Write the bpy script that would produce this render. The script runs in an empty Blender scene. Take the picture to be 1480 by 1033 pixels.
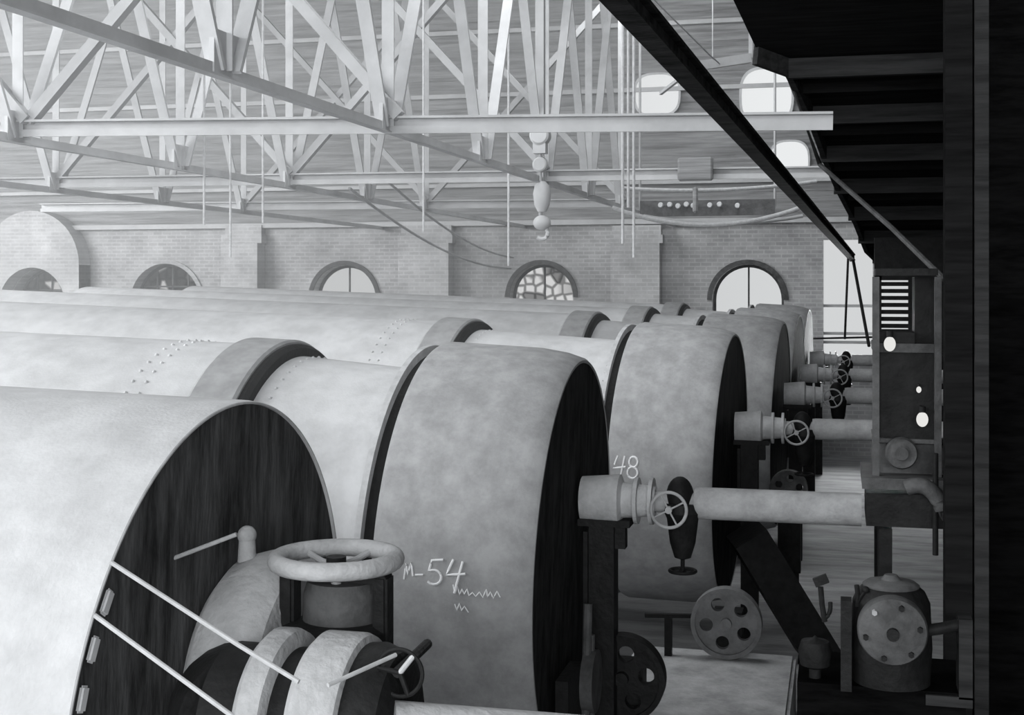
import bpy, bmesh, math, random
from mathutils import Vector, Matrix
random.seed(7)
PI = math.pi
COL = bpy.context.scene.collection
# ------------------------------------------------------------------ camera numbers (fitted)
F = 1900.0; PSI = math.atan(0.25); CS = math.cos(PSI); SN = math.sin(PSI)
HOR = 406.0; CZ = 3.6; HAZE = .017
def P(px, py, d):
    r = (px-740)/F*d; u = (HOR-py)/F*d
    return Vector((r*CS-d*SN, r*SN+d*CS, CZ+u))
def PY(px, py, Y):
    return P(px, py, Y/(CS+(px-740)/F*SN))
# ------------------------------------------------------------------ materials
def mat(name, col, rough=.8, noise=.0, nscale=4.0, metal=0.0, bump=0.0, bscale=40.0, spec=.3, stretch=None, col2=None, detail=6):
    m = bpy.data.materials.new(name); m.use_nodes = True
    nt = m.node_tree; b = nt.nodes['Principled BSDF']
    b.inputs['Roughness'].default_value = rough; b.inputs['Metallic'].default_value = metal
    b.inputs['Specular IOR Level'].default_value = spec
    if isinstance(col, (int, float)): col = (col, col*1.005, col*1.02)
    if noise > 0 or col2 is not None:
        tc = nt.nodes.new('ShaderNodeTexCoord'); mp = nt.nodes.new('ShaderNodeMapping')
        if stretch: mp.inputs['Scale'].default_value = stretch
        nz = nt.nodes.new('ShaderNodeTexNoise'); nz.inputs['Scale'].default_value = nscale; nz.inputs['Detail'].default_value = detail
        nz.inputs['Roughness'].default_value = .68
        cr = nt.nodes.new('ShaderNodeValToRGB')
        lo = col2 if col2 is not None else tuple(c*(1-noise) for c in col)
        if isinstance(lo, (int, float)): lo = (lo, lo*1.005, lo*1.02)
        hi = col if col2 is not None else tuple(min(1, c*(1+noise*.6)) for c in col)
        cr.color_ramp.elements[0].position = .36; cr.color_ramp.elements[1].position = .64
        cr.color_ramp.elements[0].color = (*lo, 1); cr.color_ramp.elements[1].color = (*hi, 1)
        nt.links.new(tc.outputs['Object'], mp.inputs[0]); nt.links.new(mp.outputs[0], nz.inputs[0])
        nt.links.new(nz.outputs[0], cr.inputs[0]); nt.links.new(cr.outputs[0], b.inputs['Base Color'])
        if bump > 0:
            n2 = nt.nodes.new('ShaderNodeTexNoise'); n2.inputs['Scale'].default_value = bscale; n2.inputs['Detail'].default_value = 4
            nt.links.new(mp.outputs[0], n2.inputs[0])
            bp = nt.nodes.new('ShaderNodeBump'); bp.inputs['Strength'].default_value = bump; bp.inputs['Distance'].default_value = .02
            nt.links.new(n2.outputs[0], bp.inputs['Height']); nt.links.new(bp.outputs[0], b.inputs['Normal'])
    else:
        b.inputs['Base Color'].default_value = (*col, 1)
    return m
def emat(name, col, s):
    m = bpy.data.materials.new(name); m.use_nodes = True
    nt = m.node_tree; nt.nodes.clear()
    o = nt.nodes.new('ShaderNodeOutputMaterial'); e = nt.nodes.new('ShaderNodeEmission')
    e.inputs[0].default_value = (*col, 1); e.inputs[1].default_value = s
    nt.links.new(e.outputs[0], o.inputs[0]); return m
def panes_mat(name, bright, dark, thresh, scale):
    """dusty glazing: bright daylight in some panes, dirt on the others"""
    m = bpy.data.materials.new(name); m.use_nodes = True
    nt = m.node_tree; nt.nodes.clear(); N = nt.nodes.new
    o = N('ShaderNodeOutputMaterial'); e = N('ShaderNodeEmission'); tc = N('ShaderNodeTexCoord'); mp = N('ShaderNodeMapping')
    mp.inputs['Rotation'].default_value = (PI/2, 0, 0)
    v = N('ShaderNodeTexVoronoi'); v.inputs['Scale'].default_value = scale; v.inputs['Randomness'].default_value = .55
    cr = N('ShaderNodeValToRGB'); cr.color_ramp.elements[0].position = thresh; cr.color_ramp.elements[1].position = thresh+.12
    cr.color_ramp.elements[0].color = (*[dark]*3, 1); cr.color_ramp.elements[1].color = (*[bright]*3, 1)
    d = N('ShaderNodeTexVoronoi'); d.feature = 'DISTANCE_TO_EDGE'; d.inputs['Scale'].default_value = scale; d.inputs['Randomness'].default_value = .55
    c2 = N('ShaderNodeValToRGB'); c2.color_ramp.elements[0].position = .06; c2.color_ramp.elements[1].position = .2
    c2.color_ramp.elements[0].color = (.25, .25, .25, 1)
    mx = N('ShaderNodeMixRGB'); mx.blend_type = 'MULTIPLY'; mx.inputs[0].default_value = 1
    L = nt.links.new
    L(tc.outputs['Object'], mp.inputs[0]); L(mp.outputs[0], v.inputs[0]); L(mp.outputs[0], d.inputs[0])
    L(v.outputs['Color'], cr.inputs[0]); L(d.outputs[0], c2.inputs[0]); L(cr.outputs[0], mx.inputs[1]); L(c2.outputs[0], mx.inputs[2])
    L(mx.outputs[0], e.inputs[0]); L(e.outputs[0], o.inputs[0]); return m
def brick_mat(name, c1, c2, mort, sw=1.0):
    m = bpy.data.materials.new(name); m.use_nodes = True
    nt = m.node_tree; b = nt.nodes['Principled BSDF']; N = nt.nodes.new; L = nt.links.new
    b.inputs['Roughness'].default_value = .9; b.inputs['Specular IOR Level'].default_value = .1
    tc = N('ShaderNodeTexCoord'); mp = N('ShaderNodeMapping'); mp.inputs['Rotation'].default_value = (PI/2, 0, 0)
    br = N('ShaderNodeTexBrick'); br.inputs['Scale'].default_value = 1.0
    br.inputs['Brick Width'].default_value = .24*sw; br.inputs['Row Height'].default_value = .085*sw; br.inputs['Mortar Size'].default_value = .012
    br.inputs['Color1'].default_value = (*[c1]*3, 1); br.inputs['Color2'].default_value = (*[c2]*3, 1); br.inputs['Mortar'].default_value = (*[mort]*3, 1)
    nz = N('ShaderNodeTexNoise'); nz.inputs['Scale'].default_value = .9; nz.inputs['Detail'].default_value = 7; nz.inputs['Roughness'].default_value = .7
    cr = N('ShaderNodeValToRGB'); cr.color_ramp.elements[0].position = .3; cr.color_ramp.elements[1].position = .7
    cr.color_ramp.elements[0].color = (.62, .62, .63, 1); cr.color_ramp.elements[1].color = (1.15, 1.15, 1.16, 1)
    mx = N('ShaderNodeMixRGB'); mx.blend_type = 'MULTIPLY'; mx.inputs[0].default_value = 1
    L(tc.outputs['Object'], mp.inputs[0]); L(mp.outputs[0], br.inputs[0]); L(tc.outputs['Object'], nz.inputs[0]); L(nz.outputs[0], cr.inputs[0])
    L(br.outputs[0], mx.inputs[1]); L(cr.outputs[0], mx.inputs[2]); L(mx.outputs[0], b.inputs['Base Color'])
    return m
M = dict(
    shell=mat('dusty_limewashed_steel', .60, .75, .14, 3.0, bump=.12, bscale=60, col2=.47),
    shell_dull=mat('dusty_grey_steel', .37, .8, .2, 6.0, bump=.12, bscale=70, col2=.26, detail=12),
    tyre=mat('worn_tyre_steel', .36, .6, .2, 6, col2=.26),
    rim=mat('pale_rim', .5, .7, .2, 8),
    soot=mat('sooty_end_plate', .10, .85, .5, 3.4, bump=.4, bscale=18, stretch=(1, 2.2, .5), col2=.010, detail=10, spec=.05),
    soot_black=mat('black_sooty_plate', .035, .9, .5, 4, bump=.4, bscale=18, stretch=(1, 2.2, .7), col2=.006, detail=10, spec=.05),
    groove=mat('groove_shadow_iron', .05, .8, .3, 6),
    iron=mat('black_iron', .014, .6, .4, 9, bump=.3, bscale=30, spec=.15),
    iron_mid=mat('dusty_dark_iron', .08, .7, .4, 7, bump=.3, bscale=30),
    iron_pale=mat('dusty_pale_iron', .42, .75, .22, 7, bump=.3, bscale=35, col2=.29),
    iron_grey=mat('dusty_grey_iron', .22, .75, .3, 7, bump=.3, bscale=35, col2=.14),
    pale=mat('pale_dusty_cast_iron', .52, .8, .22, 6, bump=.4, bscale=30, col2=.38),
    paint=mat('white_painted_steel', .66, .7, .15, 1.5, col2=.5),
    strut=mat('grey_painted_steel', .56, .7, .15, 1.5, col2=.44),
    rope=mat('pale_rope', .62, .9, .15, 20),
    tar=mat('tarred_timber', .006, .95, .5, 3, stretch=(1, 1, 6), spec=0),  # shade of the right side put into a near-black colour
    joist=mat('dark_timber', .016, .85, .5, 4, stretch=(.3, 4, 4), col2=.008, spec=0),  # near-black so the colour carries the shade under the deck
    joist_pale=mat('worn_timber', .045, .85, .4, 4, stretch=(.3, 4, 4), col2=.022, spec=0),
    concrete=mat('dusty_concrete', .5, .9, .3, 3.5, bump=.5, bscale=16, col2=.3, detail=10),
    floor=mat('dusty_floor', .42, .9, .3, 1.6, bump=.5, bscale=14, stretch=(.6, 2.5, 1), col2=.22, detail=10),
    chalk=mat('chalk', .85, .95),
    brick=brick_mat('grey_brick', .46, .38, .52),
    pilaster=brick_mat('pale_brick', .54, .46, .58),
    boards=mat('weathered_boarding', .36, .9, .3, 2.5, bump=.3, bscale=10, stretch=(.25, 1, 5), col2=.18, detail=9),
    roof=mat('roof_boards', .22, .9, .3, 2),
    day=emat('daylight_pane', (.97, .99, 1.0), .66),
    glare=emat('bright_sky_pane', (.97, .99, 1.0), .85),
    pane_blotchy=panes_mat('broken_dusty_panes', .75, .22, .3, 4.6),
    pane_dark=panes_mat('dark_dusty_panes', .62, .05, .62, 4.2),
    lamp=emat('lamp_glass', (1, .99, .96), .8),
    white=mat('white_porcelain', .85, .4),
)
# ------------------------------------------------------------------ mesh helpers
def obj(name, bm, m, parent=None, smooth=True, **props):
    bmesh.ops.recalc_face_normals(bm, faces=bm.faces[:])
    me = bpy.data.meshes.new(name); bm.to_mesh(me); bm.free()
    if smooth:
        for p in me.polygons: p.use_smooth = True
        try: me.set_sharp_from_angle(angle=math.radians(35))
        except Exception: pass
    me.materials.append(M[m] if isinstance(m, str) else m)
    o = bpy.data.objects.new(name, me); COL.objects.link(o)
    if parent: o.parent = parent
    for k, v in props.items(): o[k] = v
    return o
def thing(name, label, cat, loc=(0, 0, 0), rot=(0, 0, 0), group=None):
    o = bpy.data.objects.new(name, None); COL.objects.link(o); o.empty_display_size = .2
    o.location = loc; o.rotation_euler = rot; o['label'] = label; o['category'] = cat
    if group: o['group'] = group
    return o
def tag(o, label, cat, group=None):
    o['label'] = label; o['category'] = cat
    if group: o['group'] = group
    return o
def B(): return bmesh.new()
def box(bm, a, b, rot=None):
    """box between two corners"""
    a, b = Vector(a), Vector(b)
    mtx = Matrix.Translation((a+b)/2) @ (rot.to_4x4() if rot else Matrix()) @ Matrix.Diagonal((*[abs(v) for v in (b-a)], 1))
    bmesh.ops.create_cube(bm, size=1, matrix=mtx)
def bar(bm, p, q, w, h, up=(0, 0, 1)):
    """rectangular bar from p to q; w across, h along up"""
    p, q = Vector(p), Vector(q); z = (q-p); L = z.length; z.normalize(); up = Vector(up)
    if abs(z.dot(up)) > .98: up = Vector((1, 0, 0))
    x = up.cross(z).normalized(); y = z.cross(x)
    R = Matrix((x, y, z)).transposed().to_4x4()
    bmesh.ops.create_cube(bm, size=1, matrix=Matrix.Translation((p+q)/2) @ R @ Matrix.Diagonal((w, h, L, 1)))
def angle(bm, p, q, w, t=.016, side=(1, 0, 0)):
    """L section (two thin flanges) from p to q, one flange facing side"""
    p, q = Vector(p), Vector(q); z = (q-p); L = z.length; z.normalize(); s = Vector(side)
    s = (s-z*s.dot(z)).normalized(); y = z.cross(s)
    R = Matrix((s, y, z)).transposed().to_4x4(); T = Matrix.Translation((p+q)/2) @ R
    bmesh.ops.create_cube(bm, size=1, matrix=T @ Matrix.Diagonal((t, w, L, 1)))
    bmesh.ops.create_cube(bm, size=1, matrix=T @ Matrix.Translation((-w/2, -w/2+t/2, 0)) @ Matrix.Diagonal((w, t, L, 1)))
def rev(bm, prof, seg=64, axis='X', org=(0, 0, 0), closed=False):
    """revolve profile of (along, radius) about an axis through org"""
    org = Vector(org); rings = []
    for a, r in prof:
        ring = []
        if r <= 1e-6:
            v = {'X': Vector((a, 0, 0)), 'Y': Vector((0, a, 0)), 'Z': Vector((0, 0, a))}[axis]
            ring = [bm.verts.new(org+v)]
        else:
            for i in range(seg):
                c, s = math.cos(2*PI*i/seg)*r, math.sin(2*PI*i/seg)*r
                v = {'X': Vector((a, c, s)), 'Y': Vector((c, a, s)), 'Z': Vector((c, s, a))}[axis]
                ring.append(bm.verts.new(org+v))
        rings.append(ring)
    n = len(rings)
    for k in range(n if closed else n-1):
        A, Bq = rings[k], rings[(k+1) % n]
        for i in range(seg):
            j = (i+1) % seg
            if len(A) == 1 and len(Bq) == 1: break
            if len(A) == 1: bm.faces.new((A[0], Bq[i], Bq[j]))
            elif len(Bq) == 1: bm.faces.new((A[i], A[j], Bq[0]))
            else: bm.faces.new((A[i], A[j], Bq[j], Bq[i]))
def cyl(bm, p, q, r, r2=None, seg=20, caps=True):
    p, q = Vector(p), Vector(q); z = q-p; L = z.length
    R = z.normalized().to_track_quat('Z', 'Y').to_matrix().to_4x4()
    bmesh.ops.create_cone(bm, cap_ends=caps, segments=seg, radius1=r, radius2=r if r2 is None else r2, depth=L, matrix=Matrix.Translation((p+q)/2) @ R)
def tube(bm, pts, r, seg=10):
    pts = [Vector(p) for p in pts]; rings = []
    for i, p in enumerate(pts):
        t = (pts[min(i+1, len(pts)-1)]-pts[max(i-1, 0)]).normalized()
        up = Vector((0, 0, 1)) if abs(t.z) < .9 else Vector((0, 1, 0))
        x = t.cross(up).normalized(); y = x.cross(t)
        rr = r[i] if isinstance(r, (list, tuple)) else r
        rings.append([bm.verts.new(p+x*math.cos(2*PI*k/seg)*rr+y*math.sin(2*PI*k/seg)*rr) for k in range(seg)])
    for a, b in zip(rings, rings[1:]):
        for k in range(seg): bm.faces.new((a[k], a[(k+1) % seg], b[(k+1) % seg], b[k]))
    bm.faces.new(rings[0][::-1]); bm.faces.new(rings[-1])
def torus(bm, c, R, r, axis='Z', seg=48, s2=12):
    rev(bm, [(r*math.sin(2*PI*k/s2), R+r*math.cos(2*PI*k/s2)) for k in range(s2)], seg, axis, c, closed=True)
def ball(bm, c, r, sc=(1, 1, 1), seg=20):
    bmesh.ops.create_uvsphere(bm, u_segments=seg, v_segments=seg//2+2, radius=r, matrix=Matrix.Translation(c) @ Matrix.Diagonal((*sc, 1)))
def bez(p0, p1, p2, n=14):
    p0, p1, p2 = Vector(p0), Vector(p1), Vector(p2)
    return [p0*(1-t)**2+p1*2*t*(1-t)+p2*t*t for t in [i/(n-1) for i in range(n)]]
def sag(p, q, s, n=14):
    p, q = Vector(p), Vector(q)
    return [p.lerp(q, i/(n-1))-Vector((0, 0, s*4*(i/(n-1))*(1-i/(n-1)))) for i in range(n)]
def copy_tree(o, parent=None):
    c = o.copy(); COL.objects.link(c)
    if parent: c.parent = parent
    for ch in list(o.children): copy_tree(ch, c)
    return c

# ------------------------------------------------------------------ camera
cam = bpy.data.cameras.new('camera'); co = bpy.data.objects.new('camera', cam); COL.objects.link(co)
co.location = (0, 0, CZ); co.rotation_euler = (PI/2, 0, PSI)
cam.sensor_width = 36; cam.lens = F/1480*36; cam.shift_y = -(516.5-HOR)/1480; cam.clip_end = 200
bpy.context.scene.camera = co

# ------------------------------------------------------------------ setting
WY = 28.0                                            # inner face of the far brick wall
b = B(); box(b, (-24, -6, -.2), (6, WY+.6, 0)); obj('floor', b, 'floor', smooth=False, kind='structure')
def zof(py, px=740): return PY(px, py, WY).z
def xof(px): return PY(px, HOR, WY).x
WZ1 = 10.4
# far wall with arched openings: build as grid strips between openings
wins = [  # centre px, half width px, spring y px, top y px
    (64, 46, 430, 388), (240, 50, 432, 381), (498, 46, 433, 383), (783, 46, 433, 382), (1081, 52, 437, 382)]
geo = []
for (cx, hw, sy, ty) in wins:
    x0, x1 = xof(cx-hw), xof(cx+hw); w = (x1-x0)/2; zt = zof(ty, cx)
    geo.append(((x0+x1)/2, w, zt-w, zt))            # centre x, half width = radius, spring z, top z
SILL = 2.0
def arch_wall():
    b = B(); T = .45
    dx0, dx1, dz0, dz1 = xof(1190), xof(1262), zof(528, 1220), zof(346, 1220)
    def slab(x0, x1, z0, z1, y0=WY, y1=WY+T): box(b, (x0, y0, z0), (x1, y1, z1))
    xs = -24.0
    for (cx, w, zs, zt) in geo:
        slab(xs, cx-w, 0, zt); slab(cx-w, cx+w, 0, SILL)
        n = 20; prev = None
        for i in range(n):                          # spandrels: wall above the arch curve
            a0, a1 = PI-PI*i/n, PI-PI*(i+1)/n
            xa, za, xb, zb = cx+w*math.cos(a0), zs+w*math.sin(a0), cx+w*math.cos(a1), zs+w*math.sin(a1)
            f = [(xa, za), (xb, zb), (xb, zt), (xa, zt)]
            v0 = [b.verts.new((x, WY, z)) for x, z in f]; v1 = [b.verts.new((x, WY+T, z)) for x, z in f]
            if i not in (n//2-1, n//2) or True:
                try: b.faces.new(v0); b.faces.new(v1[::-1])
                except Exception: pass
            b.faces.new((v0[0], v1[0], v1[1], v0[1]))
        xs = cx+w
    slab(xs, dx0, 0, dz1); slab(dx0, dx1, 0, dz0); slab(dx1, 6, 0, dz1)
    zt = max(g[3] for g in geo)
    ztm = [g[3] for g in geo]
    top = zof(324)
    xs = -24.0
    for (cx, w, zs, z2) in geo: slab(xs, cx+w, z2, top); xs = cx+w
    slab(xs, 6, dz1, top)
    return b, (dx0, dx1, dz0, dz1)
b, DOOR = arch_wall(); wall = obj('wall_back', b, 'brick', smooth=False, kind='structure')
# boarded gable above the brickwork
b = B(); z0 = zof(324); k = 0
gl = [(950, 31, 108, 166), (1108, 36, 100, 178), (1141, 27, 205, 262)]   # bright gable lights: centre px, half width, top, bottom
z = z0
while z < WZ1:
    zz = z+.32
    box(b, (-24, WY+.04+.02*(k % 2), z), (6, WY+.30, min(zz, WZ1))); z = zz; k += 1
obj('wall_gable', b, 'boards', smooth=False, kind='structure')
b = B(); box(b, (-24, WY-.16, zof(326)), (6, WY, zof(319))); box(b, (-24, WY-.1, zof(270)), (6, WY+.1, zof(265)))
box(b, (-24, WY-.1, zof(140)), (6, WY+.1, zof(134))); box(b, (-24, WY-.1, zof(48)), (6, WY+.1, zof(42)))
obj('trim_1', b, 'strut', smooth=False, kind='structure')
# pilasters
for i, (px, hw) in enumerate([(357, 26), (620, 36), (922, 35), (1232, 0)]):
    if hw == 0: continue
    b = B(); x0, x1 = xof(px-hw), xof(px+hw); zt = zof(352, px)
    box(b, (x0, WY-.42, 0), (x1, WY, zt)); box(b, (x0-.05, WY-.3, zt), (x1+.05, WY, zof(340, px))) ; box(b, (x0, WY-.2, zof(340, px)), (x1, WY, zof(326, px)))
    obj('trim_%d' % (i+2), b, 'pilaster', smooth=False, kind='structure')
# arched brick surround at the far left
b = B(); cx, w, zs, zt = geo[0]; R0, R1 = xof(64)-xof(0), None
cxs = xof(62); R1 = xof(131)-cxs; zc = zof(306, 62)-R1; n = 24
for i in range(n):
    a0, a1 = PI*i/n, PI*(i+1)/n
    ri = w+.02
    pts = [(cxs+R1*math.cos(a0), zc+R1*math.sin(a0)), (cxs+R1*math.cos(a1), zc+R1*math.sin(a1)), (cxs+ri*math.cos(a1)+(cx-cxs), zs+ri*math.sin(a1)), (cxs+ri*math.cos(a0)+(cx-cxs), zs+ri*math.sin(a0))]
    v0 = [b.verts.new((x, WY-.5, z)) for x, z in pts]; v1 = [b.verts.new((x, WY, z)) for x, z in pts]
    b.faces.new(v0); b.faces.new(v1[::-1]); b.faces.new((v0[0], v1[0], v1[1], v0[1])); b.faces.new((v0[2], v1[2], v1[3], v0[3]))
for s in (1, -1):
    box(b, (cxs+s*R1, WY-.5, 0), (cx+s*(w+.02), WY, min(zc, zs)))
    tri = [(cxs+s*R1, zc), (cxs+s*R1, zs), (cx+s*(w+.02), zs)] if zc > zs else [(cxs+s*R1, zc), (cx+s*(w+.02), zc), (cx+s*(w+.02), zs)]
    v0 = [b.verts.new((x, WY-.5, z)) for x, z in tri]; v1 = [b.verts.new((x, WY, z)) for x, z in tri]
    b.faces.new(v0); b.faces.new(v1[::-1]); b.faces.new((v0[1], v1[1], v1[2], v0[2]))
obj('trim_6', b, 'pilaster', smooth=False, kind='structure')
# arched windows
def arch_fill(b, cx, w, zs, z0, y, n=24):
    pts = [(cx-w, z0), (cx+w, z0)]+[(cx+w*math.cos(PI*i/n), zs+w*math.sin(PI*i/n)) for i in range(n+1)]
    v0 = [b.verts.new((x, y, z)) for x, z in pts]; v1 = [b.verts.new((x, y+.02, z)) for x, z in pts]
    b.faces.new(v0); b.faces.new(v1[::-1])
    for i in range(len(pts)): j = (i+1) % len(pts); b.faces.new((v0[i], v1[i], v1[j], v0[j]))
for i, (cx, w, zs, zt) in enumerate(geo):
    root = thing('window_%d' % (i+1), '', '', (0, 0, 0)); del root['label']; del root['category']; root['kind'] = 'structure'
    pm = ['pane_dark', 'pane_dark', 'day', 'pane_blotchy', 'day'][i]
    b = B(); arch_fill(b, cx, w, zs, SILL, WY+.36); obj('pane', b, pm, root, smooth=False)
    b = B(); n = 20
    for k in range(n):
        a0, a1 = PI*k/n, PI*(k+1)/n
        bar(b, (cx+(w-.03)*math.cos(a0), WY+.33, zs+(w-.03)*math.sin(a0)), (cx+(w-.03)*math.cos(a1), WY+.33, zs+(w-.03)*math.sin(a1)), .06, .07, (0, 1, 0))
    for s in (-1, 1): box(b, (cx+s*(w-.06), WY+.30, SILL), (cx+s*w, WY+.36, zs))
    box(b, (cx-.018, WY+.33, SILL), (cx+.018, WY+.36, zt))
    if i < 2:
        for xx in (-.45, .45): box(b, (cx+xx*w-.02, WY+.33, SILL), (cx+xx*w+.02, WY+.36, zs+w*.85))
        for zz in (0, .4): box(b, (cx-w*.95, WY+.33, zs+zz*w-.02), (cx+w*.95, WY+.36, zs+zz*w+.02))
    obj('window_frame', b, 'iron_mid', root, smooth=False)
    b = B(); n = 22                                       # brick arch ring standing a little proud
    for k in range(n):
        a0, a1 = PI*k/n, PI*(k+1)/n
        q = []
        for (aa, rr) in ((a0, w+.002), (a1, w+.002), (a1, w+.1), (a0, w+.1)): q.append((cx+rr*math.cos(aa), zs+rr*math.sin(aa)))
        v0 = [b.verts.new((x, WY-.05, z)) for x, z in q]; v1 = [b.verts.new((x, WY+.01, z)) for x, z in q]
        b.faces.new(v0); b.faces.new(v1[::-1])
        for e in range(4): b.faces.new((v0[e], v1[e], v1[(e+1) % 4], v0[(e+1) % 4]))
    obj('brick_arch', b, 'iron_mid' if i > 1 else 'brick', root, smooth=False)
# tall bright opening at the right end
dx0, dx1, dz0, dz1 = DOOR
root = thing('window_6', '', ''); del root['label']; del root['category']; root['kind'] = 'structure'
b = B(); box(b, (dx0, WY+.3, dz0), (dx1, WY+.33, dz1)); obj('pane', b, 'day', root, smooth=False)
b = B()
for z in (zof(440), zof(478), zof(490)): box(b, (dx0, WY+.24, z-.03), (dx1, WY+.3, z+.03))
obj('window_frame', b, 'strut', root, smooth=False)
# gable lights (rounded panes)
for i, (px, hw, ty, by) in enumerate(gl):
    root = thing('window_%d' % (i+7), '', ''); del root['label']; del root['category']; root['kind'] = 'structure'
    c = PY(px, (ty+by)/2, WY); w = (xof(px+hw)-xof(px-hw))/2; h = (zof(ty, px)-zof(by, px))/2
    def sup(sc, y):
        return [b.verts.new((c.x+sc*w*math.copysign(abs(math.cos(t))**.7, math.cos(t)), y, c.z+sc*h*math.copysign(abs(math.sin(t))**.7, math.sin(t)))) for t in [2*PI*k/36 for k in range(36)]]
    b = B(); v0 = sup(1, WY-.03); v1 = sup(1, WY+.03); b.faces.new(v0); b.faces.new(v1[::-1])
    for k in range(36): b.faces.new((v0[k], v1[k], v1[(k+1) % 36], v0[(k+1) % 36]))
    obj('pane', b, 'glare', root, smooth=False)
    b = B(); A = [sup(1.0, WY-.06), sup(1.1, WY-.06), sup(1.1, WY+.04), sup(1.0, WY+.04)]
    for q in range(4):
        for k in range(36): b.faces.new((A[q][k], A[q][(k+1) % 36], A[(q+1) % 4][(k+1) % 36], A[(q+1) % 4][k]))
    obj('window_frame', b, 'paint', root)
# roof, left wall, right partition with its shade in the near-black colour
b = B(); box(b, (-24, -6, WZ1), (6, WY+.6, WZ1+.2)); obj('ceiling', b, 'roof', smooth=False, kind='structure')
b = B(); box(b, (-24.3, -6, 0), (-24, WY+.6, WZ1)); obj('wall_left', b, 'pilaster', smooth=False, kind='structure')
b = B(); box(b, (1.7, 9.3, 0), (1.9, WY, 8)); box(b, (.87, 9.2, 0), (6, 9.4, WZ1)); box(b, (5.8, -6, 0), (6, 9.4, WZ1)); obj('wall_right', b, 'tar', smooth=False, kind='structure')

# ------------------------------------------------------------------ kilns
KT = .03
CZK = CZ-1.85
def on_cyl(R, x, phi): return Vector((x, -R*math.cos(phi), R*math.sin(phi)))   # phi 0 = towards camera side (-Y), 90deg = top
def kiln(i, x0, y0, length, first=False, label=''):
    t = thing('rotary_kiln', label, 'kiln', (x0, y0, CZK), (0, KT, math.radians(-3) if i > 2 else 0), 'rotary kilns in a row')
    T = {2: -.05, 3: -.70, 4: -.4}.get(i, -.3)
    if first:
        b = B(); rev(b, [(-length, 0), (-length, 1.318), (-2.4, 1.318)], 96)
        obj('shell', b, 'shell', t)
        b = B(); rev(b, [(-2.4, 1.3), (-2.4, 1.32), (-.04, 1.318), (0, 1.312), (0, 1.303), (-.05, 1.30), (-.5, 1.27), (-2.4, 1.27)], 128, closed=True)
        obj('end_section', b, 'shell', t)
        b = B(); rev(b, [(-.012, 0), (-.012, 1.301), (-.06, 1.295), (-.06, 0)], 96); obj('end_plate', b, 'soot', t)
        b = B(); rev(b, [(.001, 1.301), (.006, 1.302), (.006, 1.309), (.001, 1.313)], 128, closed=True); obj('rim', b, 'rim', t)
        cm = None
        for k in range(9):
            a = math.radians(33-8*k)
            if cm is None:
                b = B(); bmesh.ops.create_cube(b, size=1, matrix=Matrix.Diagonal((.02, .05, .095, 1))); bmesh.ops.bevel(b, geom=b.edges[:], offset=.008, segments=2, affect='EDGES')
                o = obj('cleat', b, 'paint', t); cm = o.data
            else:
                o = bpy.data.objects.new('cleat', cm); COL.objects.link(o); o.parent = t
            o.location = (-.004, -1.235*math.cos(a), 1.235*math.sin(a)); o.rotation_euler = (-a, 0, 0)
    else:
        b = B()
        rev(b, [(-length, 0), (-length, 1.355), (-2.55+T, 1.325), (-2.5+T, 1.32), (-2.0+T, 1.25), (-1.3, 1.205), (-1.0, 1.20), (-.6, 1.2)], 96)
        if i < 4:
            for xr, R in ((-2.78+T, 1.326), (-2.88+T, 1.327), (-1.9+T, 1.243), (-1.15, 1.203)):
                for k in range(72):
                    p = on_cyl(R, xr, 2*PI*k/72)
                    bmesh.ops.create_icosphere(b, subdivisions=1, radius=.015, matrix=Matrix.Translation(p))
        obj('shell', b, 'shell', t)
        b = B(); rev(b, [(-2.40+T, 1.2), (-2.40+T, 1.355), (-2.38+T, 1.37), (-2.08+T, 1.365), (-2.06+T, 1.35), (-2.06+T, 1.2)], 96, closed=True); obj('tyre', b, 'tyre', t)
        b = B(); rev(b, [(-2.06+T, 1.205), (-2.06+T, 1.335), (-2.03+T, 1.335), (-2.0+T, 1.31), (-2.0+T, 1.205)], 96, closed=True); obj('tyre_collar', b, 'iron', t)  # black ring making the tyre's right face dark
        b = B(); rev(b, [(-1.10, 1.19), (-1.10, 1.37), (-1.06, 1.37), (-1.06, 1.19)], 96, closed=True); obj('flange', b, 'rim', t)
        b = B(); rev(b, [(-1.06, 1.2), (-1.06, 1.31), (-.97, 1.31), (-.97, 1.2)], 96, closed=True); obj('packing_ring', b, 'iron', t)  # black ring painted in for the shade inside the groove
        b = B(); rev(b, [(-.97, 1.2), (-.97, 1.385), (-.93, 1.40), (-.30, 1.385), (-.12, 1.36), (-.02, 1.33), (0, 1.312), (0, 1.295), (-.1, 1.27), (-.4, 1.27), (-.4, 1.2)], 128, closed=True)
        es = obj('end_section', b, 'shell_dull', t)
        b = B(); rev(b, [(-.004, 0), (-.004, 1.294), (-.05, 1.28), (-.05, 0)], 96); obj('end_plate', b, 'soot_black', t)
        t['section'] = 1; del t['section']
    # piers hidden under the shell carry it
    for xp in (-2.2, -7.0) if length > 9 else (-2.2,):
        b = B(); box(b, (xp-.25, -1.0, -1.74+abs(xp)*0), (xp+.25, 1.0, -1.36)); obj('support_pier', b, 'concrete', t, smooth=False)
    return t
klabels = ['white limewashed rotary kiln nearest the viewer with sooty round end plate',
           'rotary kiln with chalked 54 on its end section, raised tyre and rivet rows',
           'rotary kiln with chalked 48 on its end section, third from the viewer',
           'fourth rotary kiln, just behind the one chalked 48',
           'fifth rotary kiln, thin dark end just left of the tall bright opening',
           'sixth rotary kiln, farthest from the viewer against the brick wall']
KX = [-2.02*1.3, -1.335*1.3, -.824*1.3, -.75, -.66, -.6]
KY = [4.116*1.3, 6.727*1.3, 10.31*1.3, 17.4, 21.2, 25.2]
kilns = []
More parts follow.
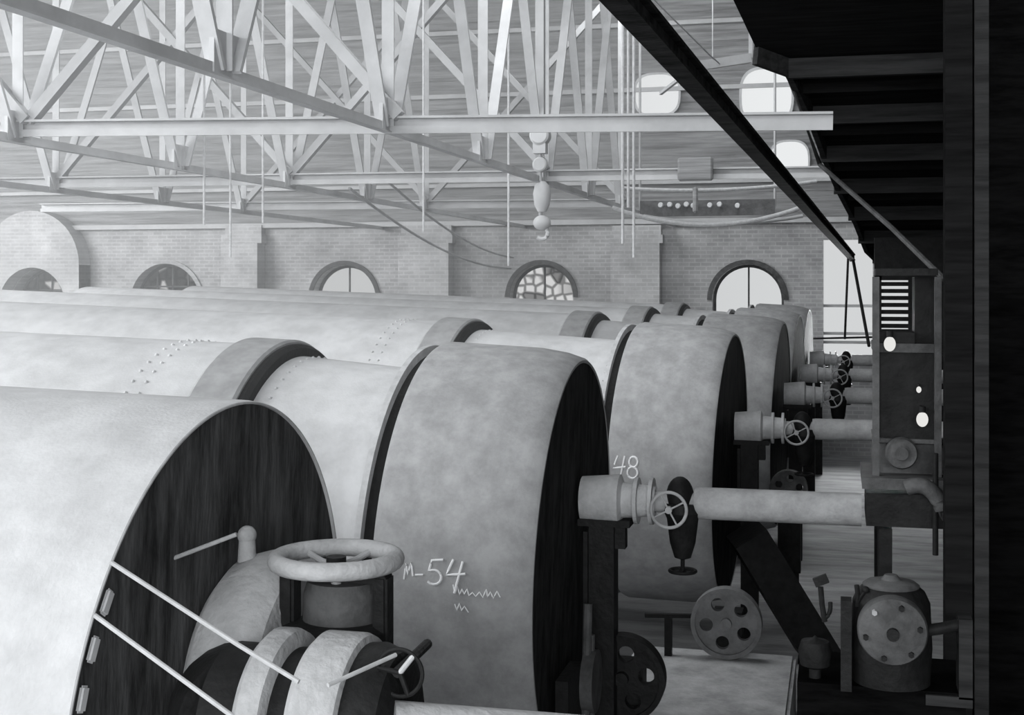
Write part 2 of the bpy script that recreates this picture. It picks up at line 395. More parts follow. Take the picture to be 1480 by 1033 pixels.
for i in range(6):
    L = 13.0 if i else 9.0
    kilns.append(kiln(i+1, KX[i], KY[i], L, i == 0, klabels[i]))
# chalk writing laid on the curved end sections
def chalk(kn, strokes, x0, phi0, sc, w, R=1.392):
    b = B()
    for st in strokes:
        pts = [on_cyl(R, x0+u*sc, phi0+v*sc/R) for u, v in st]
        dense = []
        for p, q in zip(pts, pts[1:]):
            for k in range(3): dense.append(p.lerp(q, k/3))
        dense.append(pts[-1]); tube(b, [Vector((p.x, *(Vector((p.y, p.z)).normalized()*R))) for p in dense], w, 6)
    sec = [c for c in kn.children if c.name.startswith('end_section')][0]
    o = obj('chalk_writing', b, 'chalk', kn); o['label'] = 'white chalk writing'
def arc(cx, cy, rx, ry, a0, a1, n=10): return [(cx+rx*math.cos(math.radians(a0+(a1-a0)*k/n)), cy+ry*math.sin(math.radians(a0+(a1-a0)*k/n))) for k in range(n+1)]
s54 = [[(-.55, .15), (-.5, .75), (-.42, .35), (-.3, .8), (-.2, .3)], [(-.12, .35), (.2, .38)],
       [(.95, 1.0), (.5, .95), (.42, .55)]+arc(.62, .33, .3, .27, 110, -140), [(1.35, 1.05), (1.1, .45), (1.85, .55)], [(1.72, 1.0), (1.45, -.2)]]
s48 = [[(.15, 1.0), (-.05, .4), (.55, .5)], [(.48, 1.0), (.3, -.1)], arc(.9, .75, .2, .24, 0, 360, 14), arc(.88, .26, .24, .26, 90, 450, 14), [(-.5, .1), (-.3, .9)]]
scr = [[(0, .3), (.1, -.05), (.2, .25), (.3, -.1), (.4, .15), (.5, -.05), (.62, .18), (.7, -.1), (.85, .05), (1.0, -.1), (1.15, .1), (1.3, -.12), (1.45, .25), (1.5, -.1), (1.62, .15), (1.75, -.12), (1.9, .2), (2.05, -.05)],
       [(.1, -.5), (.2, -.75), (.3, -.45), (.4, -.75), (.52, -.55), (.7, -.8)]]
chalk(kilns[1], s54, -.675, math.radians(2), .155, .0075)
chalk(kilns[1], scr, -.46, math.radians(1), .14, .0035)
chalk(kilns[2], s48, -.90, math.radians(.3), .2, .011)

# ------------------------------------------------------------------ burner pipes of the kilns behind
def wheel_v(b, c, R, r, spokes=5, axis='Y'):
    torus(b, c, R, r, axis, 36, 8)
def handwheel(name, parent, c, R, r, axis, m, spokes=4):
    b = B(); torus(b, c, R, r, axis, 40, 10); o = obj('rim', b, m, parent)
    c = Vector(c)
    for k in range(spokes):
        a = 2*PI*k/spokes+.5
        d = {'Y': Vector((math.cos(a), 0, math.sin(a))), 'Z': Vector((math.cos(a), math.sin(a), 0)), 'X': Vector((0, math.cos(a), math.sin(a)))}[axis]
        b = B(); cyl(b, c+d*R*.15, c+d*R, r*.55, seg=8); obj('spoke', b, m, parent)
    b = B(); ax = {'Y': Vector((0, 1, 0)), 'Z': Vector((0, 0, 1)), 'X': Vector((1, 0, 0))}[axis]
    cyl(b, c-ax*r*1.6, c+ax*r*1.6, R*.2, seg=14); obj('hub', b, m, parent)
def burner(x0, y0, xe, label, base=0.0):
    z = CZ-1.47
    t = thing('burner_pipe', label, 'pipe', (x0, y0, z), group='burner pipes feeding the kilns')
    e = xe-x0
    b = B(); rev(b, [(-.06, 0), (-.06, .15), (.18, .17), (.20, .17), (.22, .12), (.42, .10), (.44, .10)], 28); obj('nozzle', b, 'pale', t)
    for xx in (.30, .40):
        b = B(); rev(b, [(xx, .05), (xx, .155), (xx+.025, .155), (xx+.025, .05)], 28, closed=True); obj('flange', b, 'pale', t)
    b = B(); rev(b, [(.42, 0), (.42, .07), (.78, .07), (.78, 0)], 24); obj('neck', b, 'iron_pale', t)
    b = B(); rev(b, [(.70, 0), (.70, .10), (.735, .105), (e, .105), (e, 0)], 32); obj('pipe', b, 'iron_pale', t)
    # valve
    b = B(); ball(b, (.60, 0, .04), .115, (.8, 1, 1.15)); rev(b, [(.0, 0), (0, .115), (-.06, .125), (-.10, .105), (-.26, .085), (-.36, .055), (-.38, 0)], 24, 'Z', (.62, -.02, 0)); obj('valve_body', b, 'iron', t)
    b = B(); cyl(b, (.62, -.02, -.37), (.62, -.02, -.46), .014, seg=8); obj('valve_stem', b, 'iron', t)
    h = bpy.data.objects.new('bottom_handwheel', None); COL.objects.link(h); h.parent = t
    handwheel('w', h, (.62, -.02, -.45), .085, .012, 'Z', 'iron')
    h = bpy.data.objects.new('side_handwheel', None); COL.objects.link(h); h.parent = t
    handwheel('w', h, (.55, -.20, -.02), .115, .011, 'Y', 'iron_pale')
    b = B(); cyl(b, (.55, -.2, -.02), (.57, -.02, -.01), .016, seg=8); obj('side_stem', b, 'iron', t)
    # stand
    b = B(); box(b, (-.07, -.12, -.165), (.28, .14, -.12)); obj('bracket', b, 'iron', t, smooth=False)
    b = B(); box(b, (.0, -.09, base-z), (.17, .09, -.165)); box(b, (-.03, -.13, -.8), (.0, .13, -.2)); box(b, (.17, -.05, -.32), (.24, .05, -.165)); obj('stand', b, 'iron', t, smooth=False)
    return t
blabels = ['horizontal burner pipe with hanging valve in front of the kiln chalked 48',
           'burner pipe of the third kiln, just above and behind the nearest long pipe',
           'burner pipe of the fourth kiln, second pipe up behind the long one',
           'burner pipe of the fifth kiln, third pipe up, below the tall bright opening',
           'topmost and farthest burner pipe, at the foot of the tall bright opening']
for k in range(5): burner(KX[k+1]+.1, KY[k+1], [.13, 1.69, 1.69, 1.69, 1.69][k], blabels[k], CZ-3.13 if k == 0 else 0.0)

# ------------------------------------------------------------------ foreground burner assembly of the nearest kiln
fx, fy = KX[0], KY[0]; fz = CZ-1.86
t = thing('kiln_burner', 'large pale flanged burner in front of the sooty end plate', 'burner', (fx, fy, fz))
b = B(); rev(b, [(.0, 0), (.0, .50), (.05, .56), (.16, .59), (.26, .585), (.33, .54), (.36, .44), (.37, 0)], 64, 'X', (.02, 0, .08)); obj('hood', b, 'pale', t)
b = B(); cyl(b, (.11, -.06, .58), (.11, -.06, .74), .045, .036, 14); ball(b, (.11, -.06, .75), .042); obj('lug', b, 'iron_pale', t)
by = 4.65-fy; bz = CZ-1.69-fz
b = B(); rev(b, [(.34, 0), (.34, .29), (.9, .29), (.9, 0)], 48, 'X', (0, by, bz)); obj('barrel', b, 'iron', t)  # black colour puts the deep-recess shade into the gaps between flanges
for xx, xw in ((.50, .115), (.70, .20)):
    b = B(); rev(b, [(xx, .25), (xx, .335), (xx+.025, .36), (xx+xw-.035, .36), (xx+xw-.01, .35), (xx+xw, .32), (xx+xw, .25)], 64, 'X', (0, by, bz), closed=True); obj('flange', b, 'pale', t)
b = B(); rev(b, [(.89, 0), (.89, .325), (.95, .33), (1.03, .30), (1.06, .22), (1.06, 0)], 48, 'X', (0, by, bz)); obj('end_cover', b, 'iron', t)
b = B(); tube(b, bez((.2, .0, .05), (.28, by*.9, bz), (.4, by, bz), 10), .27, 24); obj('elbow', b, 'iron', t)
b = B(); box(b, (.42, by-.2, -fz), (.85, by+.2, bz-.2)); obj('pedestal', b, 'concrete', t, smooth=False)
# valve with big handwheel
hw = P(486, 808, 5.45)
t = thing('gate_valve', 'gate valve with thick horizontal handwheel on a dark yoke', 'valve', (hw.x, hw.y, 0))
h = bpy.data.objects.new('handwheel', None); COL.objects.link(h); h.parent = t
Rw, rw = .245, .038; zz = hw.z
b = B(); torus(b, (0, 0, zz), Rw, rw, 'Z', 72, 16); obj('rim', b, 'pale', h)
for k in range(5):
    a = 2*PI*k/5+1.25; b = B()
    tube(b, bez((math.cos(a)*.03, math.sin(a)*.03, zz-.03), (math.cos(a)*.12, math.sin(a)*.12, zz-.035), (math.cos(a)*Rw, math.sin(a)*Rw, zz), 8), [.018, .017, .016, .015, .014, .014, .015, .017], 10); obj('spoke', b, 'pale', h)
b = B(); cyl(b, (0, 0, zz-.06), (0, 0, zz+.012), .042, seg=18); obj('hub', b, 'iron', h)
b = B(); cyl(b, (0, 0, zz-.42), (0, 0, zz-.04), .022, seg=12); obj('stem', b, 'iron_pale', t)
for s in (-1, 1):
    b = B(); box(b, (s*.205-.032, -.05, zz-.40), (s*.205+.032, .05, zz-.05)); bmesh.ops.bevel(b, geom=b.edges[:], offset=.012, segments=2, affect='EDGES'); obj('yoke_arm', b, 'iron', t)
b = B(); box(b, (-.23, -.04, zz-.085), (.23, .04, zz-.055)); obj('yoke_head', b, 'iron', t, smooth=False)
b = B(); rev(b, [(zz-.40, 0), (zz-.40, .165), (zz-.26, .17), (zz-.15, .165), (zz-.10, .15), (zz-.10, 0)], 40, 'Z', (0, .08, 0)); obj('bonnet', b, 'iron_mid', t)
b = B(); rev(b, [(zz-.6, 0), (zz-.6, .22), (zz-.36, .235), (zz-.28, .23), (zz-.26, .19), (zz-.26, 0)], 40, 'Z'); obj('valve_body', b, 'iron', t)
b = B(); cyl(b, (.02, .02, 0), (.02, .02, zz-.45), .1, seg=18); obj('pedestal', b, 'iron', t)
# small vertical handwheel at its right
c = P(578, 972, 4.75)
t = thing('side_valve', 'small thin-rimmed handwheel standing upright right of the gate valve', 'handwheel', (c.x, c.y, c.z))
b = B(); torus(b, (0, 0, 0), .085, .008, 'Y', 40, 8); obj('rim', b, 'iron', t)
for k in range(3):
    a = .9+k*2*PI/3; b = B(); cyl(b, (0, 0, 0), (.085*math.cos(a), 0, .085*math.sin(a)), .010, seg=8); obj('spoke', b, 'rim' if k == 0 else 'iron', t)
b = B(); cyl(b, (-.01, .0, 0), (-.03, .42, -.01), .02, seg=10); obj('stem', b, 'iron', t)
# outgoing pipe along the bottom edge
p0 = P(566, 1053, 4.75); p1 = P(980, 1084, 4.95)
t = thing('delivery_pipe', 'pale horizontal pipe along the bottom edge of the view', 'pipe', (0, 0, 0))
b = B(); cyl(b, p0, p1, .10, seg=32); obj('pipe', b, 'pale', t)
for f_ in (.75,):
    b = B(); pm = p0.lerp(p1, f_); cyl(b, (pm.x, pm.y, 0), pm, .06, seg=12); obj('support', b, 'iron', t)
# rods and ropes across the sooty end
def rope(name, label, cat, pts, r, m='rope', grp=None): 
    b = B(); tube(b, pts, r, 8); o = obj(name, b, m); return tag(o, label, cat, grp)
rope('tie_rod', 'upper bright tie rod slanting across the sooty end plate', 'rod', [P(160, 812, 4.62), P(345, 932, 4.5), P(432, 985, 4.42)], .0085, 'rim')
rope('tie_rod', 'lower bright tie rod slanting down to the bottom edge', 'rod', [P(137, 889, 4.45), P(338, 1036, 4.3)], .0085, 'rim')
rope('tie_rod', 'short tie rod rising from the end plate to the burner lug', 'rod', [P(205, 824, 5.35), P(342, 772, 5.28)], .009, 'iron_pale')
rope('tie_rod', 'short pale rod rising right from the flange to the small handwheel', 'rod', [P(474, 990, 4.5), P(572, 946, 4.72)], .008, 'rim')

# ------------------------------------------------------------------ concrete bench, flywheels, shadow block
b = B(); box(b, (-1.71, 6.6, 0), (-.36, 11.25, CZ-3.13)); bmesh.ops.bevel(b, geom=[e for e in b.edges], offset=.03, segments=2, affect='EDGES')
tag(obj('concrete_bench', b, 'concrete', None), 'low pale concrete bench under the holed flywheels', 'bench')
def flywheel(c, R, m, label, holes=5, a0=.3, mb='iron'):
    t = thing('flywheel', label, 'wheel', c, group='holed disc flywheels')
    # disc with real holes: ring sectors
    b = B(); n = holes*12; y0, y1 = -.03, .03
    import itertools
    rh = .2*R; rc = .6*R
    # face grid: build polygon disc and boolean-free holes through sector quads around each hole
    for side in (y0, y1):
        for h in range(holes):
            am = a0+2*PI*h/holes; a_lo, a_hi = am-PI/holes, am+PI/holes
            hc = Vector((rc*math.cos(am), rc*math.sin(am)))
            K = 24; inner = []; outer = []
            for k in range(K):
                th = 2*PI*k/K; d = Vector((math.cos(am+th), math.sin(am+th)))
                inner.append(hc+d*rh)
                # ray from hole centre to sector boundary
                best = 1e9
                bq = hc.dot(d); cc = hc.length_squared-R*R; best = -bq+math.sqrt(bq*bq-cc)
                for ab in (a_lo, a_hi):
                    nrm = Vector((-math.sin(ab), math.cos(ab)))
                    dn = d.dot(nrm)
                    if abs(dn) > 1e-6:
                        tt = -hc.dot(nrm)/dn
                        if 0 < tt < best: best = tt
                outer.append(hc+d*best)
            vi = [b.verts.new((p.x, side, p.y)) for p in inner]; vo = [b.verts.new((p.x, side, p.y)) for p in outer]
            for k in range(K): j = (k+1) % K; b.faces.new((vi[k], vi[j], vo[j], vo[k]))
            if side == y0:
                v2 = [b.verts.new((p.x, y1, p.y)) for p in inner]
                for k in range(K): j = (k+1) % K; b.faces.new((vi[k], vi[j], v2[j], v2[k]))
    obj('disc', b, m, t, smooth=False)
    b = B(); rev(b, [(-.06, R*.93), (-.06, R*1.06), (.06, R*1.06), (.06, R*.93)], 64, 'Y', closed=True); obj('rim', b, m, t)
    b = B(); rev(b, [(-.08, 0), (-.08, R*.17), (.3, R*.17), (.3, 0)], 24, 'Y'); obj('hub', b, m, t)
    b = B(); box(b, (-.12, .1, -c[2]+(CZ-3.13)), (.12, .3, .06)); obj('bearing_stand', b, mb, t, smooth=False)
    return t
c = P(1050, 868, 10.9); flywheel((c.x, c.y, CZ-3.13+.30), 0.275, 'iron_grey', 'pale grey flywheel with round holes on the bench edge below the long pipe', 5, .75)
c = P(900, 978, 8.9); flywheel((c.x, c.y, c.z), .275, 'iron', 'black flywheel with pale round holes low beside the dark stand', 5, .15)
c = P(1140, 706, 14.0); t = flywheel((c.x, c.y, c.z), .19, 'iron_mid', 'small dark flywheel behind the long pipe at the third kiln', 5, .2)
b = B(); box(b, (-.1, .1, -c.z), (.1, .3, -c.z+(CZ-3.13)+.01)); obj('stand_foot', b, 'iron', t, smooth=False)
# dark sloping block added for the diagonal shadow below third kiln mouth
t = thing('discharge_chute', 'dark sloping chute from the third kiln down behind the pale flywheel', 'chute')
b = B(); q0, q1 = P(1078, 770, 12.6), P(1185, 945, 12.6); bar(b, q0, q1, .6, .34, (0, 0, 1)); obj('trough', b, 'iron', t, smooth=False)
b = B(); box(b, (q1.x-.2, q1.y-.3, 0), (q1.x+.15, q1.y+.3, q1.z)); obj('foot', b, 'iron', t, smooth=False)
# slot on bench back (iron bar)
b = B(); bar(b, P(932, 889, 11.0), P(1000, 890, 11.0), .04, .03); box(b, (P(966, 889, 11.0).x-.03, P(966, 889, 11.0).y-.03, CZ-3.13), (P(966, 889, 11.0).x+.03, P(966, 889, 11.0).y+.03, P(966, 889, 11.0).z)); tag(obj('iron_bar', b, 'iron', None, smooth=False), 'short black iron bar left of the pale flywheel', 'bar')
# gear works under burner of kiln two (dark mass in front of its mouth)
t = thing('drive_gear', 'dark gear drive in front of the end of the kiln chalked 54', 'gear', (KX[1]+.02, KY[1]-.12, 0))
b = B(); box(b, (.02, -.75, .47), (.10, -.30, 1.15)); obj('frame', b, 'iron', t, smooth=False)
b = B(); rev(b, [(.0, 0), (.0, .2), (.08, .2), (.08, 0)], 24, 'X', (.1, -.2, 1.0)); obj('gear', b, 'iron_mid', t)
b = B(); cyl(b, (.12, -.35, .5), (.12, -.2, 1.5), .03, seg=10); cyl(b, (.14, -.2, .47), (.14, -.2, 1.3), .025, seg=10); obj('lever', b, 'iron_mid', t)

# ------------------------------------------------------------------ trusses
XA, XB, XC = -3.42, -6.70, -10.0
ZB, ZT = CZ+1.2, CZ+6.3
PYS = [4.1+2.8*k for k in range(9)]
def truss(x, label, heavy=False):
    t = thing('roof_truss', label, 'truss', (x, 0, 0), group='riveted roof trusses')
    b = B(); box(b, (-.006, 1.0, ZB-.035), (.006, WY, ZB+.03)); box(b, (-.035, 1.0, ZB-.047), (.035, WY, ZB-.035)); obj('bottom_chord', b, 'paint', t, smooth=False)
    b = B(); box(b, (-.08, 1, ZT), (.08, WY, ZT+.15)); obj('top_chord', b, 'paint', t, smooth=False)
    for i, y in enumerate(PYS[:7]):
        b = B(); angle(b, (0, y, ZB), (0, y, ZT), .10, .014, (0, -1, 0)); obj('vertical', b, 'paint', t, smooth=False)
        for s in ((-1, 1) if i < 6 else (-1,)):
            b = B(); p = (.02*s, y+.06*s, ZB); q = (.02*s, y+2.8*s*.93, ZT); bar(b, p, q, .105, .03, (0, 1, 0)) ; obj('diagonal', b, 'paint', t, smooth=False)
        b = B(); box(b, (-.015, y-.16, ZB-.03), (.015, y+.16, ZB+.22)); obj('gusset', b, 'paint', t, smooth=False)
    return t
truss(XA, 'white roof truss running down the middle of the hall')
truss(XB, 'white roof truss to the left of the middle one')
truss(XC, 'far left white roof truss, washed out by light')
# cross struts with sway bracing
for (y, xr, lab) in ((9.7, -.15, 'nearest cross strut with X bracing between the trusses, spanning the view'), (15.3, -.05, 'second cross strut with X bracing, level with the hook of the hoist'), (20.9, XA+.1, 'farthest cross strut with X bracing, close to the brick wall')):
    t = thing('cross_strut', lab, 'strut', (0, y, -.09 if y < 10 else 0), (0, .02 if y < 10 else .006, 0), group='cross struts between trusses')
    b = B(); zz = ZB+.04
    angle(b, (-14, 0, zz+.06), (xr, 0, zz+.05), .09, .018, (0, 0, 1)); angle(b, (-14, 0, zz-.05), (xr, 0, zz-.04), .06, .018, (0, -1, 0)); obj('strut', b, 'strut', t, smooth=False)
    for (xa, xb) in ((XA, XB), (XB, XC)):
        for (p, q) in (((xa, -.02, ZB+.1), (xb, -.02, ZT-1.5)), ((xb, .02, ZB+.1), (xa, .02, ZT-1.5))):
            b = B(); bar(b, p, q, .09, .09, (0, 1, 0)); obj('brace', b, 'strut', t, smooth=False)
# dark beam on the right, its silhouette shade put into the black
t = thing('roof_beam', 'dark riveted beam sweeping from the top down to the tall bright opening', 'beam')
q0, q1 = P(878, -30, 5.2), PY(1232, 372, 26.0)
q0 = q0+(q0-q1).normalized()*7
b = B(); bar(b, q0, q1, .04, .09); obj('web', b, 'soot_black', t, smooth=False)
up = Vector((0, 0, .05)); b = B(); bar(b, q0-up, q1-up, .11, .02); bar(b, q0+up, q1+up, .11, .02); obj('flange', b, 'soot_black', t, smooth=False)
b = B(); bar(b, q1, Vector((q1.x, WY, q1.z)), .08, .1); obj('bearing', b, 'soot_black', t, smooth=False)

# ------------------------------------------------------------------ timber deck on the right
def deck(n):
    y = 10.96+1.24*n; z = CZ+1.707*(1-.1377*n); return y, z
def xAt(px, Y): return PY(px, HOR, Y).x
edge = [(-6, -1.05), (-3, -.98), (-1.4, xAt(1042, deck(-1.4)[0])), (-.25, xAt(1092, deck(-.25)[0])), (0, xAt(1140, deck(0)[0])), (1, xAt(1172, deck(1)[0])), (2, xAt(1192, deck(2)[0])), (3, xAt(1212, deck(3)[0])), (4.2, xAt(1236, deck(4.2)[0])), (5.5, xAt(1252, deck(5.5)[0])), (6.2, xAt(1272, deck(6.2)[0]))]
t = thing('timber_deck', 'dark underside of a sloping timber deck at the upper right', 'deck')
b = B(); rows = []
for n_, xl in edge:
    y, z = deck(n_); rows.append([b.verts.new((x, y, z+dz)) for x, dz in ((xl, .1), (4.5, .1), (4.5, .18), (xl, .18))])
for a, c in zip(rows, rows[1:]):
    for k in range(4): b.faces.new((a[k], a[(k+1) % 4], c[(k+1) % 4], c[k]))
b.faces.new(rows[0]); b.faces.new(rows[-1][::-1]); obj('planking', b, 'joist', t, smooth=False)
def xl_at(n_):
    for (a, xa), (c, xc) in zip(edge, edge[1:]):
        if a <= n_ <= c: return xa+(xc-xa)*(n_-a)/(c-a)
    return edge[-1][1]
for n_ in range(0, 7):
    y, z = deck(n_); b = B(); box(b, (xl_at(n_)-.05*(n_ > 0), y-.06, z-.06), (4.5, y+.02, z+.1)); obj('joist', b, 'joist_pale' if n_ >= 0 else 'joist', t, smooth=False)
    y, z = deck(n_+.5); b = B(); box(b, (xl_at(n_+.5), y-.03, z+.02), (4.5, y+.03, z+.11)); obj('joist', b, 'joist', t, smooth=False)
b = B()
for (a, xa), (c, xc) in zip(edge, edge[1:]):
    if a < -.3: continue
    pa, pc = deck(a), deck(c); bar(b, (xa, pa[0], pa[1]+.04), (xc, pc[0], pc[1]+.04), .05, .16)
obj('edge_beam', b, 'joist_pale', t, smooth=False)
# post
t = thing('timber_post', 'dark square post right of the feeder, carrying the deck', 'post', (PY(1384, 500, 8.15).x, 8.15, 0))
b = B(); box(b, (-.075, -.09, 0), (.075, .09, deck((8.15-10.96)/1.24)[1]-.02)); obj('post', b, 'joist', t, smooth=False)
b = B(); box(b, (.085, -.14, 0), (.16, .03, deck((8.15-10.96)/1.24)[1]-.02)); obj('facing_board', b, 'joist_pale', t, smooth=False)  # lighter strip puts the highlight along the post edge into the colour
rope('inclined_pipe', 'thin dark pipe slanting from the deck edge down to the post', 'pipe', [P(1140, 112, 11.0), P(1185, 238, 11.6), P(1290, 330, 9.5), P(1403, 440, 8.2)], .02, 'iron_mid')
rope('hanging_rod', 'longer leaning dark rod hanging before the tall bright opening', 'rod', [PY(1232, 370, 25.9), PY(1256, 500, 24.5)], .03, 'iron')
rope('hanging_rod', 'shorter upright dark rod hanging before the tall bright opening', 'rod', [PY(1226, 368, 26.0), PY(1221, 490, 25.9)], .022, 'iron')
rope('rail', 'thin horizontal rail between the farthest kiln and the tall opening', 'rail', [PY(1140, 490, 26.6), PY(1265, 487, 26.6)], .02, 'iron')

# ------------------------------------------------------------------ feeder machine (right middle)
Ym = 8.75
def MP(px, py, Y=Ym): return PY(px, py, Y)
def pbox(bm, px0, py0, px1, py1, Y0, Y1):
    a = PY(px0, py0, Y0); c = PY(px1, py1, Y0); box(bm, (a.x, Y0, c.z), (c.x, Y1, a.z))
t = thing('feeder_machine', 'dark feeder machine at the right end of the long burner pipe', 'machine')
b = B(); pbox(b, 1268, 500, 1356, 640, Ym-.1, Ym+.35); bmesh.ops.bevel(b, geom=b.edges[:], offset=.02, segments=2, affect='EDGES'); obj('hopper', b, 'iron', t)
for ya, yb in ((496, 510), (633, 642)):
    b = B(); pbox(b, 1262, ya, 1362, yb, Ym-.13, Ym+.4); obj('hopper_band', b, 'iron_mid', t, smooth=False)
for px in (1266, 1356):
    b = B(); pbox(b, px-5, 400, px+5, 690, Ym-.2, Ym-.14); obj('upright', b, 'iron_mid', t, smooth=False)
b = B(); pbox(b, 1246, 690, 1402, 712, Ym-.3, Ym+.45); obj('bed_plate', b, 'iron_mid', t, smooth=False)
b = B(); pbox(b, 1252, 712, 1396, 766, Ym-.22, Ym+.4); obj('bed', b, 'iron', t, smooth=False)
b = B(); pbox(b, 1262, 640, 1372, 692, Ym-.05, Ym+.35); obj('gear_case', b, 'iron_mid', t, smooth=False)
c = MP(1303, 655, Ym-.2); b = B(); rev(b, [(-.03, 0), (-.03, .04), (-.02, .05), (-.015, .075), (-.02, .09), (0, .10), (.03, .10), (.15, .08), (.15, 0)], 32, 'Y', c); obj('round_cover', b, 'iron_mid', t)
c = MP(1352, 730, Ym-.3); b = B(); cyl(b, MP(1352, 655, Ym-.3), MP(1352, 802, Ym-.3), .018, seg=10); obj('rod', b, 'iron', t)
b = B(); tube(b, bez(MP(1310, 705, Ym-.3), MP(1345, 690, Ym-.32), MP(1362, 735, Ym-.3)), .05, 14); obj('elbow', b, 'iron_mid', t)
for k, (px, py, r) in enumerate([(1385, 735, .12)]):
    c = MP(px, py, Ym-.25); b = B(); rev(b, [(-.06, 0), (-.06, r*.8), (0, r), (.2, r), (.2, 0)], 28, 'Y', c); obj('pulley', b, 'iron_mid', t)
a = MP(1270, 760); c = MP(1390, 760); b = B(); box(b, (a.x, Ym-.1, 0), (a.x+.08, Ym+.3, a.z)); box(b, (c.x-.08, Ym-.1, 0), (c.x, Ym+.3, a.z)); obj('leg', b, 'iron', t, smooth=False)
b = B(); pbox(b, 1322, 400, 1352, 500, Ym, Ym+.3); obj('chute', b, 'iron', t, smooth=False)
b = B(); pbox(b, 1266, 480, 1322, 500, Ym-.1, Ym+.2); obj('top_plate', b, 'iron', t, smooth=False)
b = B(); pbox(b, 1266, 388, 1356, 398, Ym-.2, Ym+.2); obj('cross_head', b, 'iron', t, smooth=False)
# louvred shutter in the gap
root = thing('window_10', '', ''); del root['label']; del root['category']; root['kind'] = 'structure'
a, c = PY(1274, 405, 16.0), PY(1313, 476, 16.0)
b = B(); box(b, (a.x, 16.10, c.z), (c.x, 16.12, a.z)); obj('pane', b, 'day', root, smooth=False)
b = B()
for k in range(7):
    z = c.z+(a.z-c.z)*(k+.5)/7; box(b, (a.x, 16.0, z-.026), (c.x, 16.09, z+.022))
obj('louvre', b, 'iron', root, smooth=False)
b = B(); box(b, (a.x-.08, 15.98, 0), (a.x, 16.12, a.z+.08)); box(b, (c.x, 15.98, c.z-.3), (1.7, 16.12, a.z+.5)); box(b, (a.x-.08, 15.98, a.z), (c.x, 16.12, a.z+.5)); box(b, (a.x, 15.98, c.z-.3), (c.x, 16.12, c.z)); obj('window_frame', b, 'iron', root, smooth=False)
# lamps
for (px, py, r, Y, lab) in ((1286, 497, .042, 8.5, 'upper round white lamp on the feeder below the louvred opening'), (1333, 606, .042, 8.5, 'lower large round white lamp on the feeder front'), (1328, 563, .018, 8.55, 'tiny white lamp high on the feeder front')):
    c = PY(px, py, Y); t = thing('lamp', lab, 'lamp', c, group='small round lamps on the feeder')
    b = B(); ball(b, (0, 0, 0), r, (.85, .85, 1.1)); obj('globe', b, 'lamp', t)
    b = B(); cyl(b, (0, .01, r), (0, .01, r*1.9), r*.5, seg=12); cyl(b, (0, .01, r*1.5), (0, Ym-.1-Y, r*1.5), r*.25, seg=8); obj('socket', b, 'iron', t)

# ------------------------------------------------------------------ pump machine (lower right)
Yp = 6.9
t = thing('steam_pump', 'dark pump with round bolted cover at the lower right', 'pump')
c = PY(1290, 912, Yp-.2)
b = B(); rev(b, [(-.05, 0), (-.05, .10), (-.02, .16), (0, .168), (.06, .168), (.06, 0)], 48, 'Y', c); o = obj('round_cover', b, 'iron_mid', t)
b = B(); cyl(b, (c.x, c.y-.085, c.z), (c.x, c.y, c.z), .03, seg=14); obj('boss', b, 'iron', t)
for k in range(6):
    a = k*PI/3+.2; b = B(); cyl(b, (c.x+.13*math.cos(a), c.y-.06, c.z+.13*math.sin(a)), (c.x+.13*math.cos(a), c.y, c.z+.13*math.sin(a)), .014, seg=6); obj('bolt', b, 'iron_pale' if k == 2 else 'iron', t)
b = B(); rev(b, [(-.30, 0), (-.30, .19), (-.12, .20), (.10, .19), (.155, .165), (.20, .11), (.21, 0)], 40, 'Z', (c.x, c.y+.2, c.z)); obj('cylinder', b, 'iron', t)
b = B(); rev(b, [(.165, 0), (.165, .135), (.185, .14), (.20, .12), (.21, .05), (.235, .03), (.235, 0)], 36, 'Z', (c.x, c.y+.2, c.z)); obj('cap', b, 'iron_mid', t)
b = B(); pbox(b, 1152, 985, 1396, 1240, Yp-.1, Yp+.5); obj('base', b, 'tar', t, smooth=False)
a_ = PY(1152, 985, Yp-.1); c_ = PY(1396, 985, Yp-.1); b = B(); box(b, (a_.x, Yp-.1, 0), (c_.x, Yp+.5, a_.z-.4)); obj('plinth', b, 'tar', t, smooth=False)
b = B(); pbox(b, 1215, 868, 1231, 1000, Yp-.15, Yp-.05); obj('post', b, 'iron', t, smooth=False)
b = B(); tube(b, [PY(1192, 898, Yp), PY(1188, 872, Yp), PY(1186, 848, Yp)], .014, 8); bar(b, PY(1177, 842, Yp), PY(1196, 835, Yp), .03, .045); tube(b, bez(PY(1192, 893, Yp), PY(1202, 888, Yp), PY(1200, 870, Yp), 8), .011, 8); obj('lever', b, 'iron', t)
b = B(); tube(b, [PY(1238, 876, Yp-.1), PY(1240, 862, Yp-.1), PY(1238, 845, Yp-.1)], .012, 8); ball(b, PY(1251, 852, Yp-.1), .018); tube(b, [PY(1240, 868, Yp-.1), PY(1251, 852, Yp-.1)], .01, 8); obj('cock', b, 'iron', t)
b = B(); rev(b, [(-.2, 0), (-.2, .03), (-.09, .03), (-.07, .075), (.0, .085), (.05, .07), (.06, .02), (.08, 0)], 24, 'Z', PY(1178, 940, Yp)); obj('lubricator', b, 'iron', t)
b = B(); tube(b, [PY(1330, 912, Yp-.05), PY(1360, 908, Yp-.05), PY(1392, 902, Yp-.05)], .03, 12); obj('pipe', b, 'iron', t)
b = B(); pbox(b, 1386, 895, 1406, 1012, Yp-.12, Yp+.05); pbox(b, 1338, 1004, 1406, 1024, Yp-.12, Yp+.05); obj('bracket', b, 'joist_pale', t, smooth=False)

